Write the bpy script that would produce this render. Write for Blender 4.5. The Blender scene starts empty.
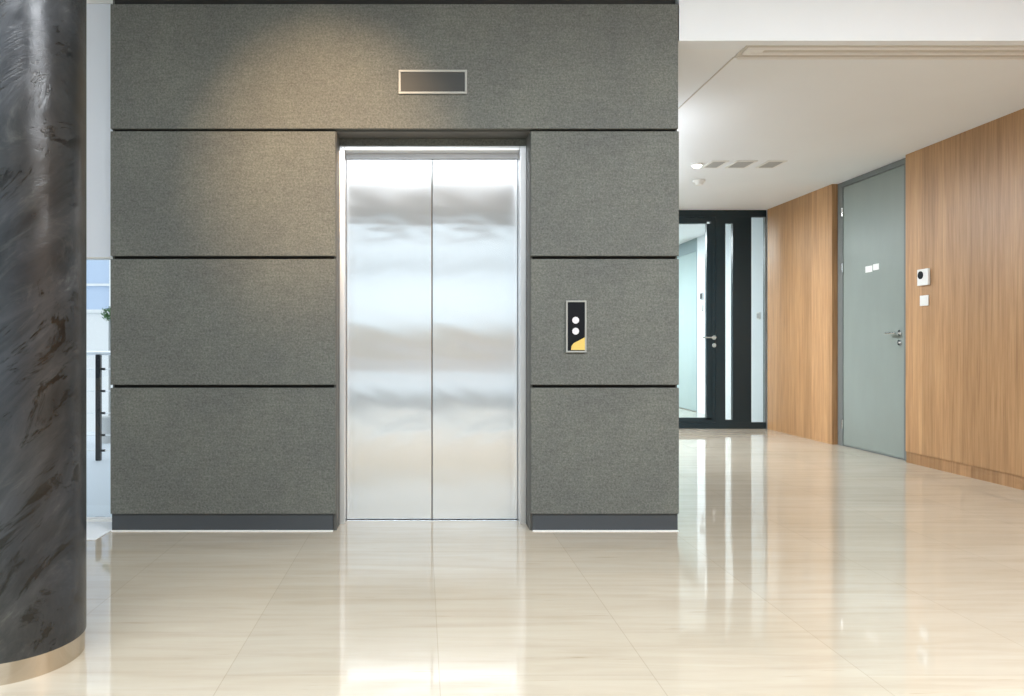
import bpy, bmesh, math, random
from mathutils import Vector, Matrix
random.seed(7)
S = bpy.context.scene
COL = S.collection
PI = math.pi

# ---------------------------------------------------------------- materials
def mat(name, color=(.8, .8, .8), rough=.5, metal=0.0, ior=1.5, coat=0.0):
    m = bpy.data.materials.new(name); m.use_nodes = True
    p = m.node_tree.nodes['Principled BSDF']
    p.inputs['Base Color'].default_value = (*color, 1)
    p.inputs['Roughness'].default_value = rough
    p.inputs['Metallic'].default_value = metal
    p.inputs['IOR'].default_value = ior
    p.inputs['Coat Weight'].default_value = coat
    return m

class N:
    """small node helper"""
    def __init__(s, m): s.t = m.node_tree; s.p = s.t.nodes['Principled BSDF']
    def n(s, typ, **kw):
        x = s.t.nodes.new(typ)
        for k, v in kw.items():
            if k in x.inputs.keys() if isinstance(k, str) else False: x.inputs[k].default_value = v
            else: setattr(x, k, v)
        return x
    def l(s, a, b): s.t.links.new(a, b)
    def coords(s, scale=(1, 1, 1), rot=(0, 0, 0), loc=(0, 0, 0)):
        tc = s.n('ShaderNodeTexCoord'); mp = s.n('ShaderNodeMapping')
        mp.inputs['Scale'].default_value = scale; mp.inputs['Rotation'].default_value = rot
        mp.inputs['Location'].default_value = loc
        s.l(tc.outputs['Object'], mp.inputs['Vector']); return mp.outputs['Vector']
    def noise(s, vec, scale=5, detail=4, rough=.5, dist=0):
        x = s.n('ShaderNodeTexNoise')
        x.inputs['Scale'].default_value = scale; x.inputs['Detail'].default_value = detail
        x.inputs['Roughness'].default_value = rough; x.inputs['Distortion'].default_value = dist
        s.l(vec, x.inputs['Vector']); return x.outputs['Fac']
    def ramp(s, fac, stops):
        r = s.n('ShaderNodeValToRGB'); e = r.color_ramp.elements
        while len(e) < len(stops): e.new(.5)
        for i, (p, c) in enumerate(stops): e[i].position = p; e[i].color = (*c, 1) if len(c) == 3 else c
        s.l(fac, r.inputs['Fac']); return r.outputs['Color']
    def mix(s, a, b, fac, mode='MIX'):
        x = s.n('ShaderNodeMix'); x.data_type = 'RGBA'; x.blend_type = mode
        for sock, v in ((x.inputs[0], fac), (x.inputs[6], a), (x.inputs[7], b)):
            if hasattr(v, 'is_output'): s.l(v, sock)
            else: sock.default_value = v if not isinstance(v, tuple) else (*v, 1)
        return x.outputs[2]
    def bump(s, h, strength=.1, dist=.01):
        b = s.n('ShaderNodeBump'); b.inputs['Strength'].default_value = strength
        b.inputs['Distance'].default_value = dist
        s.l(h, b.inputs['Height']); s.l(b.outputs['Normal'], s.p.inputs['Normal'])
    def base(s, c): s.l(c, s.p.inputs['Base Color'])

# dark grey sintered stone of the lift wall
M_stone = mat('grey_stone', rough=.62, ior=1.45); k = N(M_stone)
v = k.coords(); big = k.noise(v, 2.2, 3, .55); fine = k.noise(k.coords((1, 1, 1.0)), 105, 3, .75)
st = k.noise(k.coords((5, 5, 70)), 1.6, 5, .7)
c1 = k.ramp(fine, [(.30, (.080, .086, .078)), (.70, (.182, .191, .176))])
c2 = k.ramp(st, [(.3, (.86, .86, .86)), (.7, (1.10, 1.10, 1.10))])
c3 = k.ramp(big, [(.3, (.86, .86, .88)), (.7, (1.1, 1.1, 1.06))])
c = k.mix(c1, c2, 1.0, 'MULTIPLY'); c = k.mix(c, c3, 1.0, 'MULTIPLY'); k.base(c)
k.bump(fine, .25, .004)

# slate of the round column
M_slate = mat('polished_slate', rough=.2, ior=1.5); k = N(M_slate)
def diag(ang, sc):
    tc = k.n('ShaderNodeTexCoord'); a = k.n('ShaderNodeMapping'); b = k.n('ShaderNodeMapping')
    a.inputs['Rotation'].default_value = (0, ang, 0); b.inputs['Scale'].default_value = sc
    k.l(tc.outputs['Object'], a.inputs['Vector']); k.l(a.outputs['Vector'], b.inputs['Vector']); return b.outputs['Vector']
n1 = k.noise(diag(.95, (1.0, 1.2, 3.4)), 1.5, 9, .66, 1.1)
n2 = k.noise(diag(.90, (.8, 1.2, 3.6)), 2.6, 9, .72, 1.6)
n3 = k.noise(diag(.1, (1, 1, .6)), 1.3, 3, .5, .2)
c1 = k.ramp(n1, [(.30, (.010, .012, .014)), (.48, (.024, .027, .031)), (.60, (.040, .044, .049)), (.72, (.075, .080, .088))])
c2 = k.ramp(n2, [(.40, (.22, .22, .20)), (.46, (1, 1, 1)), (.56, (1, 1, 1)), (.68, (1.9, 1.85, 1.65))])
c3 = k.ramp(n3, [(.40, (.90, .98, 1.10)), (.60, (1.10, 1.05, .94))])
c = k.mix(c1, c2, 1.0, 'MULTIPLY'); k.base(k.mix(c, c3, 1.0, 'MULTIPLY')); k.bump(n2, .3, .010)

# beige limestone floor, polished, with joints
M_floor = mat('polished_limestone', rough=.045, ior=1.62); k = N(M_floor)
br = k.n('ShaderNodeTexBrick'); br.offset = .5; br.offset_frequency = 3
br.inputs['Scale'].default_value = 1; br.inputs['Mortar Size'].default_value = .0016
br.inputs['Mortar Smooth'].default_value = .3
br.inputs['Brick Width'].default_value = .70; br.inputs['Row Height'].default_value = .655
br.inputs['Color1'].default_value = (.97, .97, .97, 1); br.inputs['Color2'].default_value = (1.03, 1.02, 1.01, 1)
br.inputs['Mortar'].default_value = (.82, .81, .78, 1)
k.l(k.coords((1, 1, 1), rot=(0, 0, PI/2), loc=(.23, -.053-.655, 0)), br.inputs['Vector'])
ve = k.noise(k.coords((.9, 9, 1)), 1.6, 7, .62, .5)
cl = k.noise(k.coords((.5, 1.4, 1)), 1.3, 3, .5)
sp = k.noise(k.coords((2.2, 26, 1), loc=(3, 1, 0)), 1.1, 4, .6, .3)
c1 = k.ramp(ve, [(.28, (.450, .398, .312)), (.5, (.500, .452, .366)), (.72, (.530, .488, .405))])
c2 = k.ramp(cl, [(.3, (.95, .93, .90)), (.7, (1.04, 1.04, 1.05))])
c3 = k.ramp(sp, [(.26, (.74, .70, .63)), (.34, (1, 1, 1))])
c = k.mix(c1, c2, 1.0, 'MULTIPLY'); c = k.mix(c, c3, .75, 'MULTIPLY'); c = k.mix(c, br.outputs['Color'], 1.0, 'MULTIPLY')
k.base(c)

# oak veneer
def wood(name, seed, tint=(1, 1, 1)):
    m = mat(name, rough=.42, ior=1.45); k = N(m)
    pl = k.n('ShaderNodeTexBrick'); pl.offset = 0
    pl.inputs['Scale'].default_value = 1; pl.inputs['Mortar Size'].default_value = 0
    pl.inputs['Brick Width'].default_value = .16; pl.inputs['Row Height'].default_value = 20
    pl.inputs['Color1'].default_value = (.84, .83, .80, 1); pl.inputs['Color2'].default_value = (1.14, 1.15, 1.16, 1)
    tc = k.n('ShaderNodeTexCoord'); sx = k.n('ShaderNodeSeparateXYZ'); cx = k.n('ShaderNodeCombineXYZ')
    k.l(tc.outputs['Object'], sx.inputs[0]); k.l(sx.outputs['Y'], cx.inputs['X'])
    ad = k.n('ShaderNodeMath'); ad.operation = 'ADD'; ad.inputs[1].default_value = 7.0
    k.l(sx.outputs['Z'], ad.inputs[0]); k.l(ad.outputs[0], cx.inputs['Y'])
    k.l(cx.outputs[0], pl.inputs['Vector'])
    g = k.noise(k.coords((14, 14, .55), loc=(seed, seed, seed)), 2.6, 6, .62, .35)
    g2 = k.noise(k.coords((60, 60, 1.6), loc=(seed, 0, 0)), 2.0, 3, .6)
    c1 = k.ramp(g, [(.3, (.38*tint[0], .205*tint[1], .095*tint[2])), (.52, (.485*tint[0], .275*tint[1], .130*tint[2])),
                    (.72, (.56*tint[0], .335*tint[1], .170*tint[2]))])
    c2 = k.ramp(g2, [(.35, (.86, .84, .82)), (.6, (1.05, 1.05, 1.05))])
    c = k.mix(c1, c2, .8, 'MULTIPLY'); c = k.mix(c, pl.outputs['Color'], .85, 'MULTIPLY'); k.base(c)
    return m
M_wood = wood('oak_veneer', 1.3)
M_wood2 = wood('oak_skirting', 5.1, (.8, .78, .76))

# brushed stainless: hairlines run vertically so reflections smear sideways
M_steel = mat('brushed_steel', (.92, .94, .965), rough=.20, metal=1.0); k = N(M_steel)
cx = k.n('ShaderNodeCombineXYZ'); cx.inputs[0].default_value = 1
k.p.inputs['Anisotropic'].default_value = .95; k.l(cx.outputs[0], k.p.inputs['Tangent'])
wv = k.noise(k.coords((1.1, 1, 2.6)), 1.0, 2, .5, .6)
k.bump(wv, .10, .03)
M_steel2 = mat('satin_steel', (.90, .91, .93), rough=.36, metal=1.0)
M_headshade = mat('head_shade_steel', (.50, .51, .54), rough=.3, metal=1.0)  # darker steel tone paints the shade under the head frame
M_ring = mat('ring_steel', (.60, .54, .46), rough=.08, metal=1.0)
M_chrome = mat('chrome', (.85, .86, .87), rough=.12, metal=1.0)
M_plinth = mat('plinth_grey', (.055, .063, .072), rough=.35)
M_shadow = mat('joint_black', (.016, .016, .015), rough=.8)
M_lining = mat('reveal_grey', (.10, .10, .092), rough=.55)
def plaster(name, col, rough=.75):
    m = mat(name, col, rough); k = N(m)
    n_ = k.noise(k.coords(), 1.2, 3, .5)
    k.base(k.ramp(n_, [(.3, tuple(x*.975 for x in col)), (.7, col)])); k.bump(k.noise(k.coords(), 60, 3), .04, .002)
    return m
M_white = plaster('white_plaster', (.86, .905, .95))
M_ceil = plaster('ceiling_plaster', (.87, .90, .93))
M_softwhite = mat('white_lacquer', (.84, .89, .97), rough=.35)
M_trim = mat('white_trim', (.84, .84, .81), rough=.4)
M_slot = mat('slot_grey', (.62, .59, .54), rough=.6)
M_vent = mat('vent_grey', (.48, .48, .48), rough=.6)
M_frame = mat('anthracite_frame', (.006, .020, .028), rough=.32)
M_door = mat('sage_grey_door', (.325, .370, .345), rough=.32); k = N(M_door)
k.base(k.ramp(k.noise(k.coords((3, 3, 1)), 2, 3), [(.3, (.255, .290, .265)), (.7, (.270, .308, .283))]))
M_doorframe = mat('grey_door_frame', (.165, .180, .178), rough=.4)
M_paledoor = mat('pale_green_door', (.36, .46, .46), rough=.35)
M_paleframe = mat('pale_door_frame', (.24, .32, .34), rough=.4)
M_framegrey = mat('frame_grey', (.36, .37, .35), rough=.35)
M_black = mat('black_plastic', (.006, .007, .010), rough=.3, ior=1.3)
M_screen = mat('dark_display', (.026, .030, .029), rough=.5)
M_plastic = mat('white_plastic', (.86, .86, .84), rough=.35)
M_gold = mat('gold_tone', (.83, .60, .17), rough=.35, metal=.35)
M_button = mat('white_button', (.72, .72, .76), rough=.2)
M_lamp = mat('lamp_diffuser', (1, 1, 1)); k = N(M_lamp)
k.p.inputs['Emission Color'].default_value = (1, .95, .86, 1); k.p.inputs['Emission Strength'].default_value = 6
M_sill = mat('cream_stone', (.78, .68, .50), rough=.5)
M_greywall = plaster('light_grey_plaster', (.86, .87, .88))
M_ceilgrey = plaster('grey_reflect_band', (.60, .60, .60))
M_terrace = mat('terrace_paving', (.72, .77, .84), rough=.5)
M_facade = mat('white_render', (.85, .85, .85), rough=.7)
M_bluefacade = mat('blue_cladding', (.52, .62, .78), rough=.2)
M_leaf = mat('leaf_green', (.10, .20, .07), rough=.6)
M_pot = mat('pale_pot', (.6, .6, .6), rough=.6)
M_rail = mat('black_rail', (.012, .015, .02), rough=.35)

def glass(name, tint=(.95, .985, .985), refl=1.0):
    m = bpy.data.materials.new(name); m.use_nodes = True; t = m.node_tree; t.nodes.clear()
    o = t.nodes.new('ShaderNodeOutputMaterial'); a = t.nodes.new('ShaderNodeBsdfTransparent')
    g = t.nodes.new('ShaderNodeBsdfGlossy'); mx = t.nodes.new('ShaderNodeMixShader'); f = t.nodes.new('ShaderNodeFresnel')
    a.inputs[0].default_value = (*tint, 1); g.inputs['Roughness'].default_value = .01; f.inputs[0].default_value = 1.45
    t.links.new(f.outputs[0], mx.inputs[0]); t.links.new(a.outputs[0], mx.inputs[1]); t.links.new(g.outputs[0], mx.inputs[2])
    t.links.new(mx.outputs[0], o.inputs[0]); return m
M_glass = glass('clear_glass')

# ---------------------------------------------------------------- mesh helpers
def box(bm, x0, x1, y0, y1, z0, z1, bev=0, seg=2):
    r = bmesh.ops.create_cube(bm, size=1)
    vs = r['verts']
    for v in vs:
        v.co = Vector((x0 + (v.co.x+.5)*(x1-x0), y0 + (v.co.y+.5)*(y1-y0), z0 + (v.co.z+.5)*(z1-z0)))
    if bev:
        es = {e for v in vs for e in v.link_edges}
        bmesh.ops.bevel(bm, geom=list(es), offset=bev, segments=seg, profile=.5, affect='EDGES')
def cyl(bm, p0, p1, r, seg=24, r2=None, bev=0):
    p0, p1 = Vector(p0), Vector(p1); d = p1-p0
    M = Matrix.Translation((p0+p1)/2) @ d.to_track_quat('Z', 'Y').to_matrix().to_4x4()
    q = bmesh.ops.create_cone(bm, cap_ends=True, segments=seg, radius1=r, radius2=r if r2 is None else r2, depth=d.length, matrix=M)
    if bev:
        es = {e for v in q['verts'] for e in v.link_edges if sum(len(f.verts) > 4 for f in e.link_faces)}
        bmesh.ops.bevel(bm, geom=list(es), offset=bev, segments=2, affect='EDGES')
def prism(bm, pts, y0, y1):
    """polygon given in XZ, extruded in Y"""
    a = [bm.verts.new((x, y0, z)) for x, z in pts]; b = [bm.verts.new((x, y1, z)) for x, z in pts]
    bm.faces.new(a); bm.faces.new(b[::-1]); n = len(pts)
    for i in range(n): bm.faces.new((a[i], b[i], b[(i+1) % n], a[(i+1) % n]))
    bmesh.ops.recalc_face_normals(bm, faces=bm.faces[:])
def frame_rect(bm, x0, x1, z0, z1, w, y0, y1, bev=0):
    box(bm, x0, x1, y0, y1, z1-w, z1, bev); box(bm, x0, x1, y0, y1, z0, z0+w, bev)
    box(bm, x0, x0+w, y0, y1, z0+w, z1-w, bev); box(bm, x1-w, x1, y0, y1, z0+w, z1-w, bev)
def obj(name, bm, m, parent=None, smooth=False, label=None):
    """links bm as one mesh; coordinates in bm are world coordinates, origin moved to the base centre"""
    me = bpy.data.meshes.new(name); bm.normal_update()
    cs = [v.co for v in bm.verts]
    mn = Vector([min(c[i] for c in cs) for i in range(3)]); mx = Vector([max(c[i] for c in cs) for i in range(3)])
    o0 = Vector(((mn.x+mx.x)/2, (mn.y+mx.y)/2, mn.z))
    if m in KEEP: o0 = Vector((0, 0, 0))
    bmesh.ops.translate(bm, verts=bm.verts[:], vec=-o0)
    bm.to_mesh(me); bm.free(); me.materials.append(m)
    if smooth:
        for p in me.polygons: p.use_smooth = True
        me.set_sharp_from_angle(angle=math.radians(35))
    o = bpy.data.objects.new(name, me); COL.objects.link(o)
    if parent:
        o.parent = parent; o.location = o0 - WP[parent.name]
    else: o.location = o0
    WP[o.name] = o0.copy()
    if label: o['label'] = label
    return o
WP = {}
KEEP = set([M_floor])
def B(name, x0, x1, y0, y1, z0, z1, m, parent=None, bev=0, label=None):
    bm = bmesh.new(); box(bm, x0, x1, y0, y1, z0, z1, bev); return obj(name, bm, m, parent, label=label)
def thing(name, label, cat, loc, group=None):
    o = bpy.data.objects.new(name, None); COL.objects.link(o); o.location = loc; o.empty_display_size = .1
    o['label'] = label; o['category'] = cat
    if group: o['group'] = group
    WP[o.name] = Vector(loc); return o
def tag(o, label, cat, group=None):
    o['label'] = label; o['category'] = cat
    if group: o['group'] = group
    return o
def struct(o, label=None):
    o['kind'] = 'structure'
    if label: o['label'] = label
    return o

# ---------------------------------------------------------------- main dimensions (metres; camera at origin, 1 m up, looking +Y)
YF = 4.13            # face of the lift wall
XL, XR = -1.694, 1.397
HC, LC = 3.30, 2.668  # hall ceiling, lower ceiling
XW = 4.20            # oak wall face
YG = 9.27            # dark glazed screen
YB = -4.55           # wall behind the camera
HL = -5.2            # hall left
def PX(x, s): return (x-422)/s
CZ = 1.009          # eye height
def PZ(y, s): return CZ+(346-y)/s

# floor
bm = bmesh.new(); box(bm, HL, 4.6, YB-.2, 4.34, -.2, 0); box(bm, XL, 4.6, 4.34, 15.2, -.2, 0)
struct(obj('floor', bm, M_floor), 'polished beige limestone floor with faint tile joints')
# hall ceiling
struct(B('ceiling', HL-.2, 4.6, YB-.2, 4.6, HC, HC+.2, M_white), 'white ceiling of the tall hall')
bm = bmesh.new(); box(bm, HL, 4.24, YB, -2.3, HC-.03, HC-.0005)  # grey field added for the grey band reflected in the steel doors
struct(obj('ceiling_reflect_band', bm, M_ceilgrey), 'unseen grey field added to the rear hall ceiling for a band in the steel doors')
# bulkhead and lower ceiling of the passage
bm = bmesh.new(); box(bm, XR+.0005, 4.6, YF, YF+.12, LC, HC)
struct(obj('wall_bulkhead', bm, M_white), 'white bulkhead above the passage beside the lift wall')
struct(B('ceiling_passage', XR+.0005, 4.6, YF+.002, 15.2, LC+.001, LC+.2, M_ceil), 'lower white ceiling over the passage on the right')

# ---------------------------------------------------------------- lift wall
ox0, ox1 = PX(335.5, 184), PX(531, 184)    # opening
ztop = PZ(129.5, 184)
bm = bmesh.new()
d0, d1 = YF+.03, 8.9
box(bm, XL+.012, ox0-.012, d0, YF+.55, 0, HC); box(bm, ox1+.012, XR-.012, d0, YF+.55, 0, HC)
box(bm, ox0-.012, ox1+.012, d0, YF+.55, ztop+.01, HC)
box(bm, XL+.012, XR-.012, YF+.55, d1, 0, HC)
wf = struct(obj('wall_front', bm, M_shadow), 'wall around the lift, clad in dark grey stone panels')
# side claddings
for xa, xb in ((XL, XL+.012), (XR-.012, XR)):
    B('side_cladding', xa, xb, YF+.034, d1, 0, HC if xa < 0 else LC, M_stone, wf)
seams = [PZ(257.3, 184), PZ(386.2, 184)]
zp = PZ(514, 184); g = .0072
zs = [zp, seams[1], seams[0], ztop+.0]
TH = .034
for xa, xb in ((XL, ox0), (ox1, XR)):
    for i in range(3):
        z0, z1 = zs[i] + (g if i else 0), zs[i+1]-g*1.3
        B('stone_panel', xa, xb, YF, YF+TH, z0, z1, M_stone, wf, bev=.003)
B('stone_panel', XL, XR-.004, YF, YF+TH, ztop+g*.6, PZ(4, 184), M_stone, wf, bev=.003)
B('plinth', XL+.004, ox0-.014, YF+.012, YF+.03, 0, zp, M_plinth, wf)
B('plinth', ox1+.010, XR-.004, YF+.012, YF+.03, 0, zp, M_plinth, wf)
for xa, xb in ((XL+.004, ox0-.014), (ox1+.010, XR-.004)):
    B('plinth_edge', xa, xb, YF-.002, YF+.0118, 0, .006, M_trim, wf)
# reveal lining round the opening
YD = 760/176.5       # front of the steel frame
fx0, fx1 = PX(338.5, 176.5), PX(526.5, 176.5)
fzt = PZ(145.5, 176.5)
B('reveal_lining', ox0-.012, ox0+.002, YF+.03, YF+.5, 0, ztop, M_lining, wf)
B('reveal_lining', ox1-.002, ox1+.012, YF+.03, YF+.5, 0, ztop, M_lining, wf)
B('reveal_lining', ox0+.002, ox1-.002, YF+.03, YF+.5, ztop-.004, ztop+.01, M_lining, wf)
bm = bmesh.new(); box(bm, ox0+.002, ox1-.002, YD-.004, YD+.2, fzt, ztop-.004)
obj('lintel_panel', bm, M_stone, wf)

# lift entrance: frame, two leaves, sill
el = thing('elevator', 'brushed stainless steel lift with two closed centre-opening doors in the grey stone wall', 'elevator', ((fx0+fx1)/2, YD, 0))
jx0, jx1 = PX(344.5, 176.5), PX(520, 176.5); hz = PZ(150, 176.5)
YL = 760/172.6       # door plane
B('jamb', ox0+.0021, jx0, YD, YL+.05, 0, fzt-.001, M_steel2, el, bev=.002)
B('jamb', jx1, ox1-.0021, YD, YL+.05, 0, fzt-.001, M_steel2, el, bev=.002)
B('head_frame', jx0+.0005, jx1-.0005, YD+.001, YL+.05, hz, fzt-.001, M_steel2, el, bev=.002)
cxm = (jx0+jx1)/2
B('door_leaf', jx0+.0025, cxm-.0022, YL, YL+.035, .007, hz-.030, M_steel, el, bev=.002)
B('door_leaf', cxm+.0022, jx1-.0025, YL, YL+.035, .007, hz-.030, M_steel, el, bev=.002)
B('door_sill', jx0+.0005, jx1-.0005, YL-.03, YL+.05, 0, .004, M_chrome, el)
B('back_gap', jx0+.0005, jx1-.0005, YL+.04, YL+.05, .005, hz-.001, M_shadow, el)
B('head_shade_strip', jx0+.0006, jx1-.0006, YL-.012, YL+.036, hz-.028, hz-.0005, M_headshade, el, bev=.001)  # darker strip standing in for the shaded underside of the head

# floor display above the doors
dx0, dx1, dz0, dz1 = PX(398.5, 184.3), PX(467, 184.3), PZ(94, 184.3), PZ(70, 184.3)
t = thing('floor_display', 'small dark rectangular floor display with thin grey frame above the lift doors', 'display', ((dx0+dx1)/2, YF-.006, dz0))
bm = bmesh.new(); frame_rect(bm, dx0, dx1, dz0, dz1, .012, YF-.012, YF-.0005, .0015); obj('display_frame', bm, M_framegrey, t)
B('screen', dx0+.0125, dx1-.0125, YF-.006, YF-.0005, dz0+.0125, dz1-.0125, M_screen, t)

# call station
cx0, cx1, cz0, cz1 = PX(566, 184.5), PX(586.5, 184.5), PZ(352.5, 184.5), PZ(300.5, 184.5)
t = thing('lift_call_panel', 'black lift call panel with two round white buttons and a gold-coloured corner', 'call panel', ((cx0+cx1)/2, YF-.007, cz0))
bm = bmesh.new(); frame_rect(bm, cx0, cx1, cz0, cz1, .009, YF-.014, YF-.0005, .0015); obj('panel_frame', bm, M_framegrey, t)
B('face_plate', cx0+.0092, cx1-.0092, YF-.009, YF-.0005, cz0+.0092, cz1-.0092, M_black, t)
for yb in (320.3, 331.2):
    bm = bmesh.new(); xc, zc = PX(575.6, 184.5), PZ(yb, 184.5)
    cyl(bm, (xc, YF-.0145, zc), (xc, YF-.0092, zc), .0185, 32, bev=.001); obj('button', bm, M_button, t, True)
bm = bmesh.new()
pts = [(571, 350), (585, 350), (585, 337.2), (578, 341), (573.6, 343.2), (571.6, 346)]
prism(bm, [(PX(a, 184.5), PZ(b, 184.5)) for a, b in pts], YF-.0125, YF-.0092); obj('gold_corner', bm, M_gold, t)  # gold-coloured polygon over the lower right corner

# ---------------------------------------------------------------- round column
CX, CY, CR = -1.353, 2.471, .240
t = thing('stone_column', 'round polished dark slate column with a steel base ring at the left edge', 'column', (CX, CY, 0))
t['kind'] = 'structure'
bm = bmesh.new(); cyl(bm, (CX, CY, .066), (CX, CY, HC), CR, 128); obj('shaft', bm, M_slate, t, True)
bm = bmesh.new(); cyl(bm, (CX, CY, 0), (CX, CY, .0655), CR-.004, 128); rg = obj('base_ring', bm, M_ring, t, True)
a = math.atan2(-.97, .28)
bm = bmesh.new()
px_, py_ = CX+math.cos(a)*(CR-.0035), CY+math.sin(a)*(CR-.0035)
cyl(bm, (px_, py_, .001), (px_, py_, .065), .003, 10); obj('ring_joint', bm, M_trim, rg)

# ---------------------------------------------------------------- oak wall with grey door
do0, do1 = 6.60, 7.785
bm = bmesh.new(); box(bm, XW+.04, XW+.4, YB-.2, do0, 0, HC); box(bm, XW+.04, XW+.4, do1, 15.2, 0, HC); box(bm, XW+.13, XW+.4, do0, do1, 0, HC)
wr = struct(obj('wall_right', bm, M_white), 'right wall clad in vertical grained oak veneer')
B('oak_panel', XW, XW+.04, do1, YG-.03, .0, LC, M_wood, wr)
B('oak_panel', XW, XW+.04, YF+.12, do0, .095, LC, M_wood, wr)
B('oak_panel', XW, XW+.04, YB, YF+.12, .095, HC, M_wood, wr)
B('skirting', XW+.006, XW+.04, YB, do0-.001, 0, .095, M_wood2, wr)
B('oak_return', XW+.04, XW+.13, do1-.001, do1+.012, 0, LC, M_wood2, wr)
B('oak_return', XW+.04, XW+.13, do0-.012, do0+.001, 0, LC, M_wood2, wr)
DXF = 4.262
d = thing('door_1', 'full-height sage grey door set in the oak wall', 'door', (DXF, (do0+do1)/2, 0)); d['kind'] = 'structure'
bm = bmesh.new()
box(bm, DXF-.006, XW+.128, do0+.002, 6.712, 0, LC-.002); box(bm, DXF-.006, XW+.128, 7.69, do1-.002, 0, LC-.002)
box(bm, DXF-.006, XW+.128, 6.712, 7.69, LC-.052, LC-.002); obj('door_frame', bm, M_doorframe, d)
lf = B('door_leaf', DXF, DXF+.045, 6.716, 7.686, .012, LC-.056, M_door, d, bev=.002)
B('threshold', DXF+.002, DXF+.05, 6.712, 7.69, 0, .008, M_doorframe, d)
def lever(parent, x, yk, z, dirY=1, side=-1):
    """lever handle on a face normal to X"""
    bm = bmesh.new()
    cyl(bm, (x, yk, z), (x+side*.009, yk, z), .027, 32, bev=.001)
    cyl(bm, (x+side*.009, yk, z), (x+side*.052, yk, z), .010, 20)
    cyl(bm, (x+side*.050, yk-dirY*.008, z), (x+side*.050, yk+dirY*.135, z), .0105, 20, bev=.002)
    h = obj('door_handle', bm, M_chrome, parent, True)
    bm = bmesh.new(); cyl(bm, (x, yk, z-.085), (x+side*.009, yk, z-.085), .027, 32, bev=.001)
    cyl(bm, (x+side*.009, yk, z-.085), (x+side*.020, yk, z-.085), .008, 16)
    obj('lock_cylinder', bm, M_chrome, parent, True)
lever(d, DXF, 6.775, 1.125)
for z in (2.36, 1.80, .22):
    bm = bmesh.new(); cyl(bm, (DXF-.010, 7.688, z-.045), (DXF-.010, 7.688, z+.045), .009, 16, bev=.001); obj('hinge', bm, M_chrome, d, True)
t = thing('door_sign', 'small white sign plate on the sage grey door', 'sign', (DXF-.002, 7.19, 1.70))
B('sign_plate', DXF-.004, DXF-.0003, 7.19, 7.30, 1.712, 1.772, M_plastic, t, bev=.001)
B('sign_plate', DXF-.004, DXF-.0003, 7.085, 7.175, 1.722, 1.780, M_plastic, t, bev=.001)

t = thing('intercom', 'white wall intercom with round black camera lens on the oak wall', 'intercom', (XW-.012, 6.346, 1.517))
B('housing', XW-.022, XW-.0005, 6.278, 6.415, 1.515, 1.652, M_plastic, t, bev=.004)
bm = bmesh.new(); cyl(bm, (XW-.027, 6.368, 1.602), (XW-.0222, 6.368, 1.602), .033, 32, bev=.001); obj('camera_lens', bm, M_black, t, True)
t = thing('light_switch', 'small square white light switch below the intercom', 'switch', (XW-.005, 6.345, 1.34))
B('switch_plate', XW-.009, XW-.0005, 6.295, 6.400, 1.345, 1.432, M_plastic, t, bev=.002)
B('rocker', XW-.013, XW-.0092, 6.315, 6.380, 1.360, 1.417, M_plastic, t, bev=.001)

# ---------------------------------------------------------------- lower ceiling details
gx = 1.79
t = thing('ceiling_slot_diffuser', 'long white linear air slot running across the front of the lower ceiling', 'ceiling vent', (3.0, 4.29, LC-.01))
B('slot_back', gx, XW-.01, 4.195, 4.365, LC-.0035, LC, M_slot, t)
for ya in (4.215, 4.285, 4.357):
    B('slot_rail', gx+.02, XW-.01, ya, ya+.012, LC-.014, LC-.0036, M_plastic, t)
B('end_cap', gx+.02, gx+.12, 4.228, 4.284, LC-.010, LC-.0036, M_plastic, t)
tag(B('ceiling_joint_strip', gx-.004, gx+.004, 4.366, 9.2, LC-.003, LC, M_slot), 'thin grey joint line running back along the lower ceiling', 'ceiling trim')
s7 = 109.6
def vent(x0, x1, label):
    t = thing('ceiling_vent', label, 'ceiling vent', ((x0+x1)/2, 6.92, LC-.006), 'square ceiling vents over the passage')
    bm = bmesh.new()
    ya, yb = 6.82, 7.05; x0 += .015; x1 -= .025
    box(bm, x0-.02, x1+.02, ya-.02, ya, LC-.006, LC); box(bm, x0-.02, x1+.02, yb, yb+.02, LC-.006, LC)
    box(bm, x0-.02, x0, ya, yb, LC-.006, LC); box(bm, x1, x1+.02, ya, yb, LC-.006, LC); obj('vent_frame', bm, M_trim, t)
    bm = bmesh.new(); n = 7
    for i in range(n):
        y = ya+.012+(yb-ya-.024)*i/(n-1); box(bm, x0, x1, y-.010, y+.010, LC-.005, LC-.001)
    obj('louvres', bm, M_vent, t)
vent(PX(707, s7), PX(724, s7), 'grey louvred ceiling vent nearest the lift wall')
vent(PX(731, s7), PX(752, s7), 'middle one of the three grey louvred ceiling vents')
vent(PX(762, s7), PX(781, s7), 'grey louvred ceiling vent nearest the oak wall')
def disc_fix(name, x, y, r, z, label, cat, m1, m2, h=.03):
    t = thing(name, label, cat, (x, y, z-h))
    bm = bmesh.new(); cyl(bm, (x, y, z-h*.5), (x, y, z-.0005), r, 32, bev=.002); obj('base', bm, m1, t, True)
    bm = bmesh.new(); cyl(bm, (x, y, z-h), (x, y, z-h*.5-.0003), r*.62, 32, r2=r*.8, bev=.001); obj('sensor_head' if 'smoke' in name else 'lamp_head', bm, m2, t, True)
disc_fix('smoke_detector', 2.77, 7.6, .06, LC, 'small round white smoke detector on the lower ceiling behind the vents', 'smoke detector', M_plastic, M_plastic, .05)
disc_fix('ceiling_spotlight', PX(697, s7), 6.93, .05, LC, 'small round white ceiling light beside the leftmost ceiling vent', 'ceiling light', M_plastic, M_lamp, .03)

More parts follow.
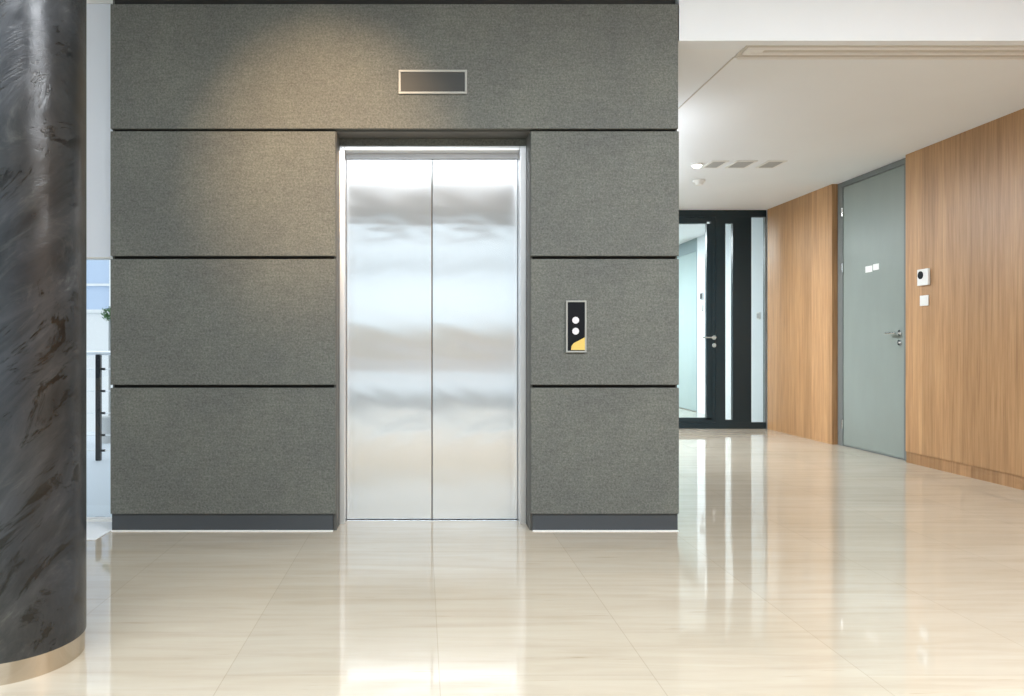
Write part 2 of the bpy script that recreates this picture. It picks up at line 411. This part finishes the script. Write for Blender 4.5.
# ---------------------------------------------------------------- dark glazed screen at the end of the passage
sg = 82.0
def GX(x): return PX(x, sg)
sc = thing('window_1', 'dark framed glass screen with narrow panes at the end of the passage', 'glazed screen', (3.0, YG, 0)); sc['kind'] = 'structure'
z_b0, z_t1 = 0, LC
zb, zt = PZ(420, sg), PZ(223.5, sg); zt2 = PZ(217, sg)
bm = bmesh.new(); box(bm, XR+.002, XW-.001, YG, YG+.06, zt2+.002, LC-.002)
box(bm, XR+.002, XW-.001, YG, YG+.06, 0, zb-.03)
obj('screen_rail', bm, M_frame, sc)
B('screen_stile', GX(716), GX(725.5), YG, YG+.06, zb-.03, zt2+.002, M_frame, sc)
B('dark_panel', GX(733), GX(751.5), YG+.002, YG+.058, zb-.03, zt2+.002, M_frame, sc)
bm = bmesh.new(); box(bm, GX(725.5), GX(733), YG, YG+.06, zt, zt2+.002); box(bm, GX(725.5), GX(733), YG, YG+.06, zb-.03, zb)
obj('screen_infill', bm, M_frame, sc)
B('screen_stile', GX(765.3), XW-.001, YG, YG+.06, zb-.03, zt2+.002, M_doorframe, sc)
B('screen_stile', XR+.002, 2.42, YG, YG+.06, zb-.03, zt2+.002, M_frame, sc)
B('pane', GX(725.5), GX(733), YG+.026, YG+.034, zb, zt, M_glass, sc)
B('pane', GX(751.5), GX(765.3), YG+.026, YG+.034, zb-.03, zt2+.002, M_glass, sc)
d2 = thing('door_2', 'dark framed glass door with a steel lever handle at the end of the passage', 'door', (2.95, YG, 0)); d2['kind'] = 'structure'
bm = bmesh.new(); frame_rect(bm, 2.425, GX(715.8), zb-.028, zt2, .055, YG+.004, YG+.056)
box(bm, GX(707), GX(715.8)-.05, YG+.004, YG+.056, zb, zt); box(bm, 2.48, GX(707), YG+.004, YG+.056, zt, zt2-.05)
obj('door_frame', bm, M_frame, d2)
B('door_pane', 2.48, GX(707), YG+.026, YG+.034, zb+.02, zt, M_glass, d2)
bm = bmesh.new(); hx, hzz = GX(714), PZ(337.5, sg)
cyl(bm, (hx, YG+.004, hzz), (hx, YG-.006, hzz), .026, 28, bev=.001)
cyl(bm, (hx, YG-.006, hzz), (hx, YG-.05, hzz), .010, 16); cyl(bm, (hx+.01, YG-.048, hzz), (hx-.15, YG-.048, hzz), .0105, 16, bev=.002)
obj('door_handle', bm, M_chrome, d2, True)
bm = bmesh.new(); cyl(bm, (hx, YG+.004, hzz-.095), (hx, YG-.008, hzz-.095), .026, 28, bev=.001); obj('lock_cylinder', bm, M_chrome, d2, True)

# passage left side and room beyond the glass
bm = bmesh.new(); box(bm, XL+.012, XR, 8.9, YG+.3, 0, LC+.2)
box(bm, XR-.2, XR, YG+.3, 10.0, 0, LC+.1); box(bm, XR-.2, XR, 10.0, 15.0, 0, .25); box(bm, XR-.2, XR, 14.8, 15.2, 0, LC+.1)
struct(obj('wall_left', bm, M_white))
bm = bmesh.new(); box(bm, XR-.2, XW+.4, 15.0, 15.2, 0, LC+.1); struct(obj('wall_back', bm, M_white), 'white wall at the end of the room behind the glass')
wl = bmesh.new()
frame_rect(wl, -1, 0, 0, 1, .1, 0, .1); wl.free()
bm = bmesh.new()
for y in (10.0, 11.6, 13.2, 14.75): box(bm, XR-.13, XR-.07, y, y+.05, .25, LC)
box(bm, XR-.13, XR-.07, 10.0, 14.8, LC-.06, LC); box(bm, XR-.13, XR-.07, 10.0, 14.8, .25, .31)
w3 = struct(obj('window_3', bm, M_frame))
B('pane', XR-.104, XR-.096, 10.05, 14.75, .31, LC-.06, M_glass, w3)
# white wall lining beyond the screen with a pale door
B('white_lining', XW, XW+.04, YG+.07, 11.60, 0, LC, M_white, wr)
B('white_lining', XW, XW+.04, 12.75, 15.0, 0, LC, M_white, wr)
d3 = thing('door_3', 'pale green full-height door seen through the glass door', 'door', (XW+.02, 12.15, 0)); d3['kind'] = 'structure'
bm = bmesh.new(); box(bm, XW+.004, XW+.04, 11.60, 11.66, 0, LC-.002); box(bm, XW+.004, XW+.04, 12.69, 12.75, 0, LC-.002)
box(bm, XW+.004, XW+.04, 11.66, 12.69, LC-.20, LC-.002); obj('door_frame', bm, M_paleframe, d3)
B('door_leaf', XW+.012, XW+.039, 11.662, 12.688, .01, LC-.203, M_paledoor, d3)
t = thing('intercom', 'small dark intercom on the white wall behind the glass door', 'intercom', (XW-.01, 11.38, 1.7))
B('housing', XW-.02, XW-.0005, 11.33, 11.44, 1.70, 1.81, M_vent, t, bev=.003)
B('speaker', XW-.024, XW-.0202, 11.35, 11.42, 1.715, 1.795, M_black, t)
t = thing('light_switch', 'small grey switch plate below the dark intercom behind the glass door', 'switch', (XW-.01, 11.38, 1.5))
B('switch_plate', XW-.01, XW-.0005, 11.34, 11.43, 1.53, 1.62, M_vent, t, bev=.002)
B('rocker', XW-.014, XW-.0102, 11.355, 11.415, 1.545, 1.605, M_plastic, t)
t = thing('light_switch', 'pale switch plate seen through the rightmost narrow pane', 'switch', (XW-.01, 9.47, 1.34))
B('switch_plate', XW-.01, XW-.0005, 9.43, 9.52, 1.34, 1.43, M_plastic, t, bev=.002)
B('rocker', XW-.014, XW-.0102, 9.445, 9.505, 1.355, 1.415, M_vent, t)

# ---------------------------------------------------------------- left side: glazed screen beside the lift wall, terrace outside
YS = 4.34
sL = 760/YS
zt_ = PZ(257, sL)
w = thing('window_2', 'tall white framed window between the dark column and the lift wall', 'window', (-3.4, YS, 0)); w['kind'] = 'structure'
B('spandrel', HL, XL-.001, YS, YS+.06, zt_, PZ(4, sL), M_softwhite, w)
B('head_rail', HL, XL-.001, YS-.01, YS+.07, PZ(4, sL)+.001, HC, M_greywall, w)
B('transom', HL, XL-.001, YS-.008, YS+.07, zt_-.009, zt_-.001, M_trim, w, bev=.002)
B('window_sill', HL, XL-.001, YS-.39, YS+.0, 0, .005, M_white, w, bev=.002)
for xa in (XL-.055, -3.2, -4.4, HL):
    B('mullion', xa, xa+.05, YS-.006, YS+.066, 0.0055, zt_-.010, M_trim, w, bev=.002)
B('bottom_rail', HL+.051, XL-.056, YS-.003, YS+.063, .0055, .02, M_trim, w, bev=.002)
B('pane', HL+.05, XL-.055, YS+.026, YS+.034, 
  .027, zt_-.010, M_glass, w)
struct(B('ground_terrace', -14, XL-.001, YS+.07, 9.2, -.25, -.03, M_terrace), 'pale paved terrace outside the window')
# balustrade
YR = 6.9; xp = PX(99, 110)
t = thing('balustrade', 'black steel balustrade with thin horizontal rods on the terrace outside the window', 'railing', (xp, YR, -.03))
for i, x in enumerate((xp, xp-1.5, xp-3.0, xp+1.0)):
    bm = bmesh.new(); box(bm, x-.022, x+.022, YR-.02, YR+.02, -.03, .93, .003); p_ = obj('post', bm, M_rail, t)
    for z in (.80, .60, .40, .20, .06):
        bm = bmesh.new(); cyl(bm, (x+.02, YR, z), (x+.06, YR, z), .011, 10); obj('rod_clamp', bm, M_rail, p_)
bm = bmesh.new(); cyl(bm, (xp-4, YR, .945), (xp+1.2, YR, .945), .02, 16); obj('handrail', bm, M_steel2, t, True)
for z in (.80, .60, .40, .20, .06):
    bm = bmesh.new(); cyl(bm, (xp-4, YR, z), (xp+1.2, YR, z), .005, 8); obj('rod', bm, M_steel2, t, True)
# neighbours
b = thing('office_building', 'low white building beyond the terrace balustrade', 'building', (-9, 20, -4))
B('facade', -20, -3.5, 18, 24, -4, PZ(313, 42.2), M_facade, b)
B('roof_coping', -20.1, -3.4, 17.95, 24.1, PZ(313, 42.2)+.001, PZ(313, 42.2)+.08, M_facade, b)
b = thing('glass_building', 'tall pale blue building behind the low white one', 'building', (-18, 40, -4))
B('facade', -40, -6, 38, 46, -4, 16, M_bluefacade, b)
bm = bmesh.new()
for i in range(18): box(bm, -39+i*1.8, -38.85+i*1.8, 37.9, 37.99, -4, 16)
for z in range(-2, 16, 3): box(bm, -40, -6, 37.85, 37.9, z, z+.12)
obj('mullions', bm, M_facade, b)
# small clipped bush
t = thing('potted_bush', 'small round green bush outside, beside the lift wall edge', 'plant', (-3.33, 8.2, -.03))
xb, zb_ = PX(109.5, 760/8.2), PZ(314, 760/8.2)
t.location.x = xb; WP[t.name] = Vector((xb, 8.2, -.03))
bm = bmesh.new(); cyl(bm, (xb, 8.2, -.03), (xb, 8.2, .25), .09, 24, r2=.12); obj('pot', bm, M_pot, t, True)
bm = bmesh.new(); cyl(bm, (xb, 8.2, .25), (xb, 8.2, zb_-.03), .012, 10); obj('stem', bm, M_pot, t, True)
bm = bmesh.new()
for i in range(170):
    u = Vector((random.gauss(0, 1), random.gauss(0, 1), random.gauss(0, 1))).normalized()*(.045+.04*random.random())
    c_ = Vector((xb, 8.2, zb_))+u; q = Matrix.Rotation(random.random()*6, 3, u.normalized())
    a_ = q @ u.orthogonal().normalized(); n_ = u.normalized().cross(a_)
    vs = [bm.verts.new(c_+a_*.022), bm.verts.new(c_+n_*.009+u*.05), bm.verts.new(c_-a_*.022+u*.1), bm.verts.new(c_-n_*.009+u*.05)]
    bm.faces.new(vs)
obj('foliage', bm, M_leaf, t)

# ---------------------------------------------------------------- hall behind the camera: windows and walls (seen in the steel and the floor)
def window_wall(name, axis, pos, a0, a1, bars, zsill, z1, ztr):
    """frame built in a wall plane; axis 'x': wall normal Y spanning X; axis 'y': wall normal X spanning Y"""
    def bb(bm, a, b, z0, zz, t0=-.04, t1=.04):
        if axis == 'x': box(bm, a, b, pos+t0, pos+t1, z0, zz)
        else: box(bm, pos+t0, pos+t1, a, b, z0, zz)
    bm = bmesh.new()
    for a in bars: bb(bm, a-.03, a+.03, zsill, z1)
    bb(bm, a0, a1, zsill, zsill+.06); bb(bm, a0, a1, z1-.06, z1); bb(bm, a0, a1, ztr-.06, ztr+.06)
    w = struct(obj(name, bm, M_frame))
    bm = bmesh.new(); bb(bm, a0, a1, zsill+.05, z1-.05, -.004, .004); obj('pane', bm, M_glass, w)
    bm = bmesh.new(); bb(bm, a0, a1, zsill-.2, zsill, -.12, .14); obj('window_sill', bm, M_sill, w)
    return w
bm = bmesh.new()
box(bm, HL-.2, 4.6, YB-.2, YB, 0, .14); box(bm, HL-.2, 4.6, YB-.2, YB, .48, 1.02); box(bm, HL-.2, 4.6, YB-.2, YB, 3.18, HC)
box(bm, HL-.2, HL+.4, YB-.2, YB, .14, .48); box(bm, 3.6, 4.6, YB-.2, YB, .14, .48)
box(bm, HL-.2, HL+.4, YB-.2, YB, 1.02, 3.18); box(bm, 3.6, 4.6, YB-.2, YB, 1.02, 3.18)
rw = struct(obj('wall_rear', bm, M_greywall))
B('skirting', HL+.01, XW-.01, YB, YB+.015, 0, .12, M_plinth, rw)
window_wall('window_4', 'x', YB-.1, HL+.4, 3.6, [HL+.4, -3.0, -1.2, .6, 2.2, 3.6], 1.22, 3.18, 2.46)
B('low_pane', HL+.4, 3.6, YB-.104, YB-.096, .14, .48, M_glass, rw)
bm = bmesh.new()
box(bm, HL-.2, HL, YB, YS+.1, 0, .30); box(bm, HL-.2, HL, YB, YS+.1, 3.18, HC); box(bm, HL-.2, HL, YB, YB+.5, .3, 3.18); box(bm, HL-.2, HL, 3.9, YS+.1, .3, 3.18)
struct(obj('wall_side', bm, M_greywall))
window_wall('window_5', 'y', HL-.1, YB+.5, 3.9, [YB+.5, -2.4, -.7, 1.0, 2.6, 3.9], .50, 3.18, 2.46)
struct(B('ground_outside', -60, 60, -60, 60, -4.2, -4.0, M_terrace))

# ---------------------------------------------------------------- lamps
def area(name, loc, sx, sy, power, color=(.90, .95, 1), rot=(0, 0, 0), parent=None):
    l = bpy.data.lights.new(name, 'AREA'); l.shape = 'RECTANGLE'; l.size = sx; l.size_y = sy; l.energy = power; l.color = color
    o = bpy.data.objects.new(name, l); COL.objects.link(o); o.rotation_euler = rot
    if parent: o.parent = parent; o.location = Vector(loc)-WP[parent.name]
    else: o.location = loc
    return o
def fill_panel(x, y, sx, sy, z, power, label, color=(.90, .95, 1)):  # unseen panels added to brighten the hall, passage and room beyond
    t = thing('fill_light', label, 'ceiling light', (x, y, z-.05), 'added ceiling fill panels')
    bm = bmesh.new()
    box(bm, x-sx/2-.03, x+sx/2+.03, y-sy/2-.03, y-sy/2, z-.04, z); box(bm, x-sx/2-.03, x+sx/2+.03, y+sy/2, y+sy/2+.03, z-.04, z)
    box(bm, x-sx/2-.03, x-sx/2, y-sy/2, y+sy/2, z-.04, z); box(bm, x+sx/2, x+sx/2+.03, y-sy/2, y+sy/2, z-.04, z)
    obj('light_frame', bm, M_trim, t)
    B('diffuser', x-sx/2, x+sx/2, y-sy/2, y+sy/2, z-.02, z-.001, M_plastic, t)
    area('lamp', (x, y, z-.03), sx*.96, sy*.96, power, color, parent=t)
fill_panel(-1.2, .8, 3.0, .5, HC, 112, 'long added fill light panel in the hall ceiling left of the camera')
fill_panel(2.4, 1.2, 2.4, .5, HC, 135, 'long added fill light panel in the hall ceiling right of the camera')
fill_panel(-.2, -1.0, 4.0, .5, HC, 28, 'long added fill light panel in the hall ceiling behind the camera')
fill_panel(1.85, 8.0, .6, 1.8, LC, 125, 'added fill light panel in the passage ceiling behind the lift wall')
fill_panel(2.6, 12.2, .6, 2.5, LC, 115, 'added fill light panel in the room behind the glass', (.92, .97, 1))
t = thing('fill_uplight', 'slim added fill uplight hanging unseen in the passage behind the lift wall', 'ceiling light', (1.65, 6.85, 2.15))  # hidden uplight added to brighten the passage ceiling
B('lamp_tray', 1.57, 1.73, 5.3, 8.4, 2.15, 2.20, M_softwhite, t, bev=.004)
for y in (5.6, 8.1):
    bm = bmesh.new(); cyl(bm, (1.65, y, 2.2), (1.65, y, LC), .004, 8); obj('cord', bm, M_chrome, t)
area('lamp', (1.65, 6.85, 2.21), .12, 3.0, 9, rot=(PI, 0, 0), parent=t)
# warm downlight washing the lift wall
def downlight(x, y, aim, power, size, label, color=(1, .66, .36)):
    t = thing('downlight', label, 'ceiling light', (x, y, HC-.03))
    bm = bmesh.new(); cyl(bm, (x, y, HC-.02), (x, y, HC-.0005), .06, 32, bev=.002); obj('bezel', bm, M_chrome, t, True)
    bm = bmesh.new(); cyl(bm, (x, y, HC-.024), (x, y, HC-.0203), .042, 32); obj('lens', bm, M_lamp, t, True)
    l = bpy.data.lights.new('lamp', 'SPOT'); l.energy = power; l.spot_size = size; l.spot_blend = 1.0; l.color = color; l.shadow_soft_size = .04
    o = bpy.data.objects.new('lamp', l); COL.objects.link(o); o.parent = t; o.location = (0, 0, -.02)
    dr = Vector(aim)-Vector((x, y, HC-.05)); o.rotation_euler = dr.to_track_quat('-Z', 'Y').to_euler()
downlight(-.50, 1.75, (-.52, YF, 2.04), 330, math.radians(37), 'small warm downlight over the left side of the lift doors')

# sky
W = bpy.data.worlds.new('sky'); S.world = W; W.use_nodes = True
nt = W.node_tree; bg = nt.nodes['Background']
bg.inputs['Color'].default_value = (.90, .95, 1.0, 1); bg.inputs['Strength'].default_value = 1.08
# daylight portals in the window openings
def portal(loc, sx, sy, rot):
    o = area('window_portal', loc, sx, sy, 1, rot=rot); o.data.cycles.is_portal = True; o['kind'] = 'helper'
portal((-.8, YB-.16, 2.2), 8.4, 1.95, (PI/2, 0, 0))
portal((HL-.16, -.1, 1.85), 7.9, 2.7, (PI/2, 0, -PI/2))
portal((-3.4, YS+.1, .78), 3.4, 1.4, (-PI/2, 0, 0))
portal((XR-.16, 12.4, 1.45), 4.7, 2.3, (PI/2, 0, -PI/2))

# ---------------------------------------------------------------- camera
cd = bpy.data.cameras.new('camera'); cd.sensor_width = 36; cd.lens = 760/1024*36
cd.shift_x = (512-422)/1024; cd.shift_y = -2/1024; cd.clip_start = .05; cd.clip_end = 300
co = bpy.data.objects.new('camera', cd); COL.objects.link(co); co.location = (0, 0, CZ); co.rotation_euler = (PI/2, 0, 0)
S.camera = co
S.view_settings.view_transform = 'Standard'; S.view_settings.look = 'None'
S.view_settings.gamma = 1; S.view_settings.use_curve_mapping = False
S.view_settings.exposure = 0.45
S.cycles.use_denoising = True
S.cycles.max_bounces = 10; S.cycles.diffuse_bounces = 6; S.cycles.glossy_bounces = 6; S.cycles.transparent_max_bounces = 12
S.cycles.sample_clamp_indirect = 8
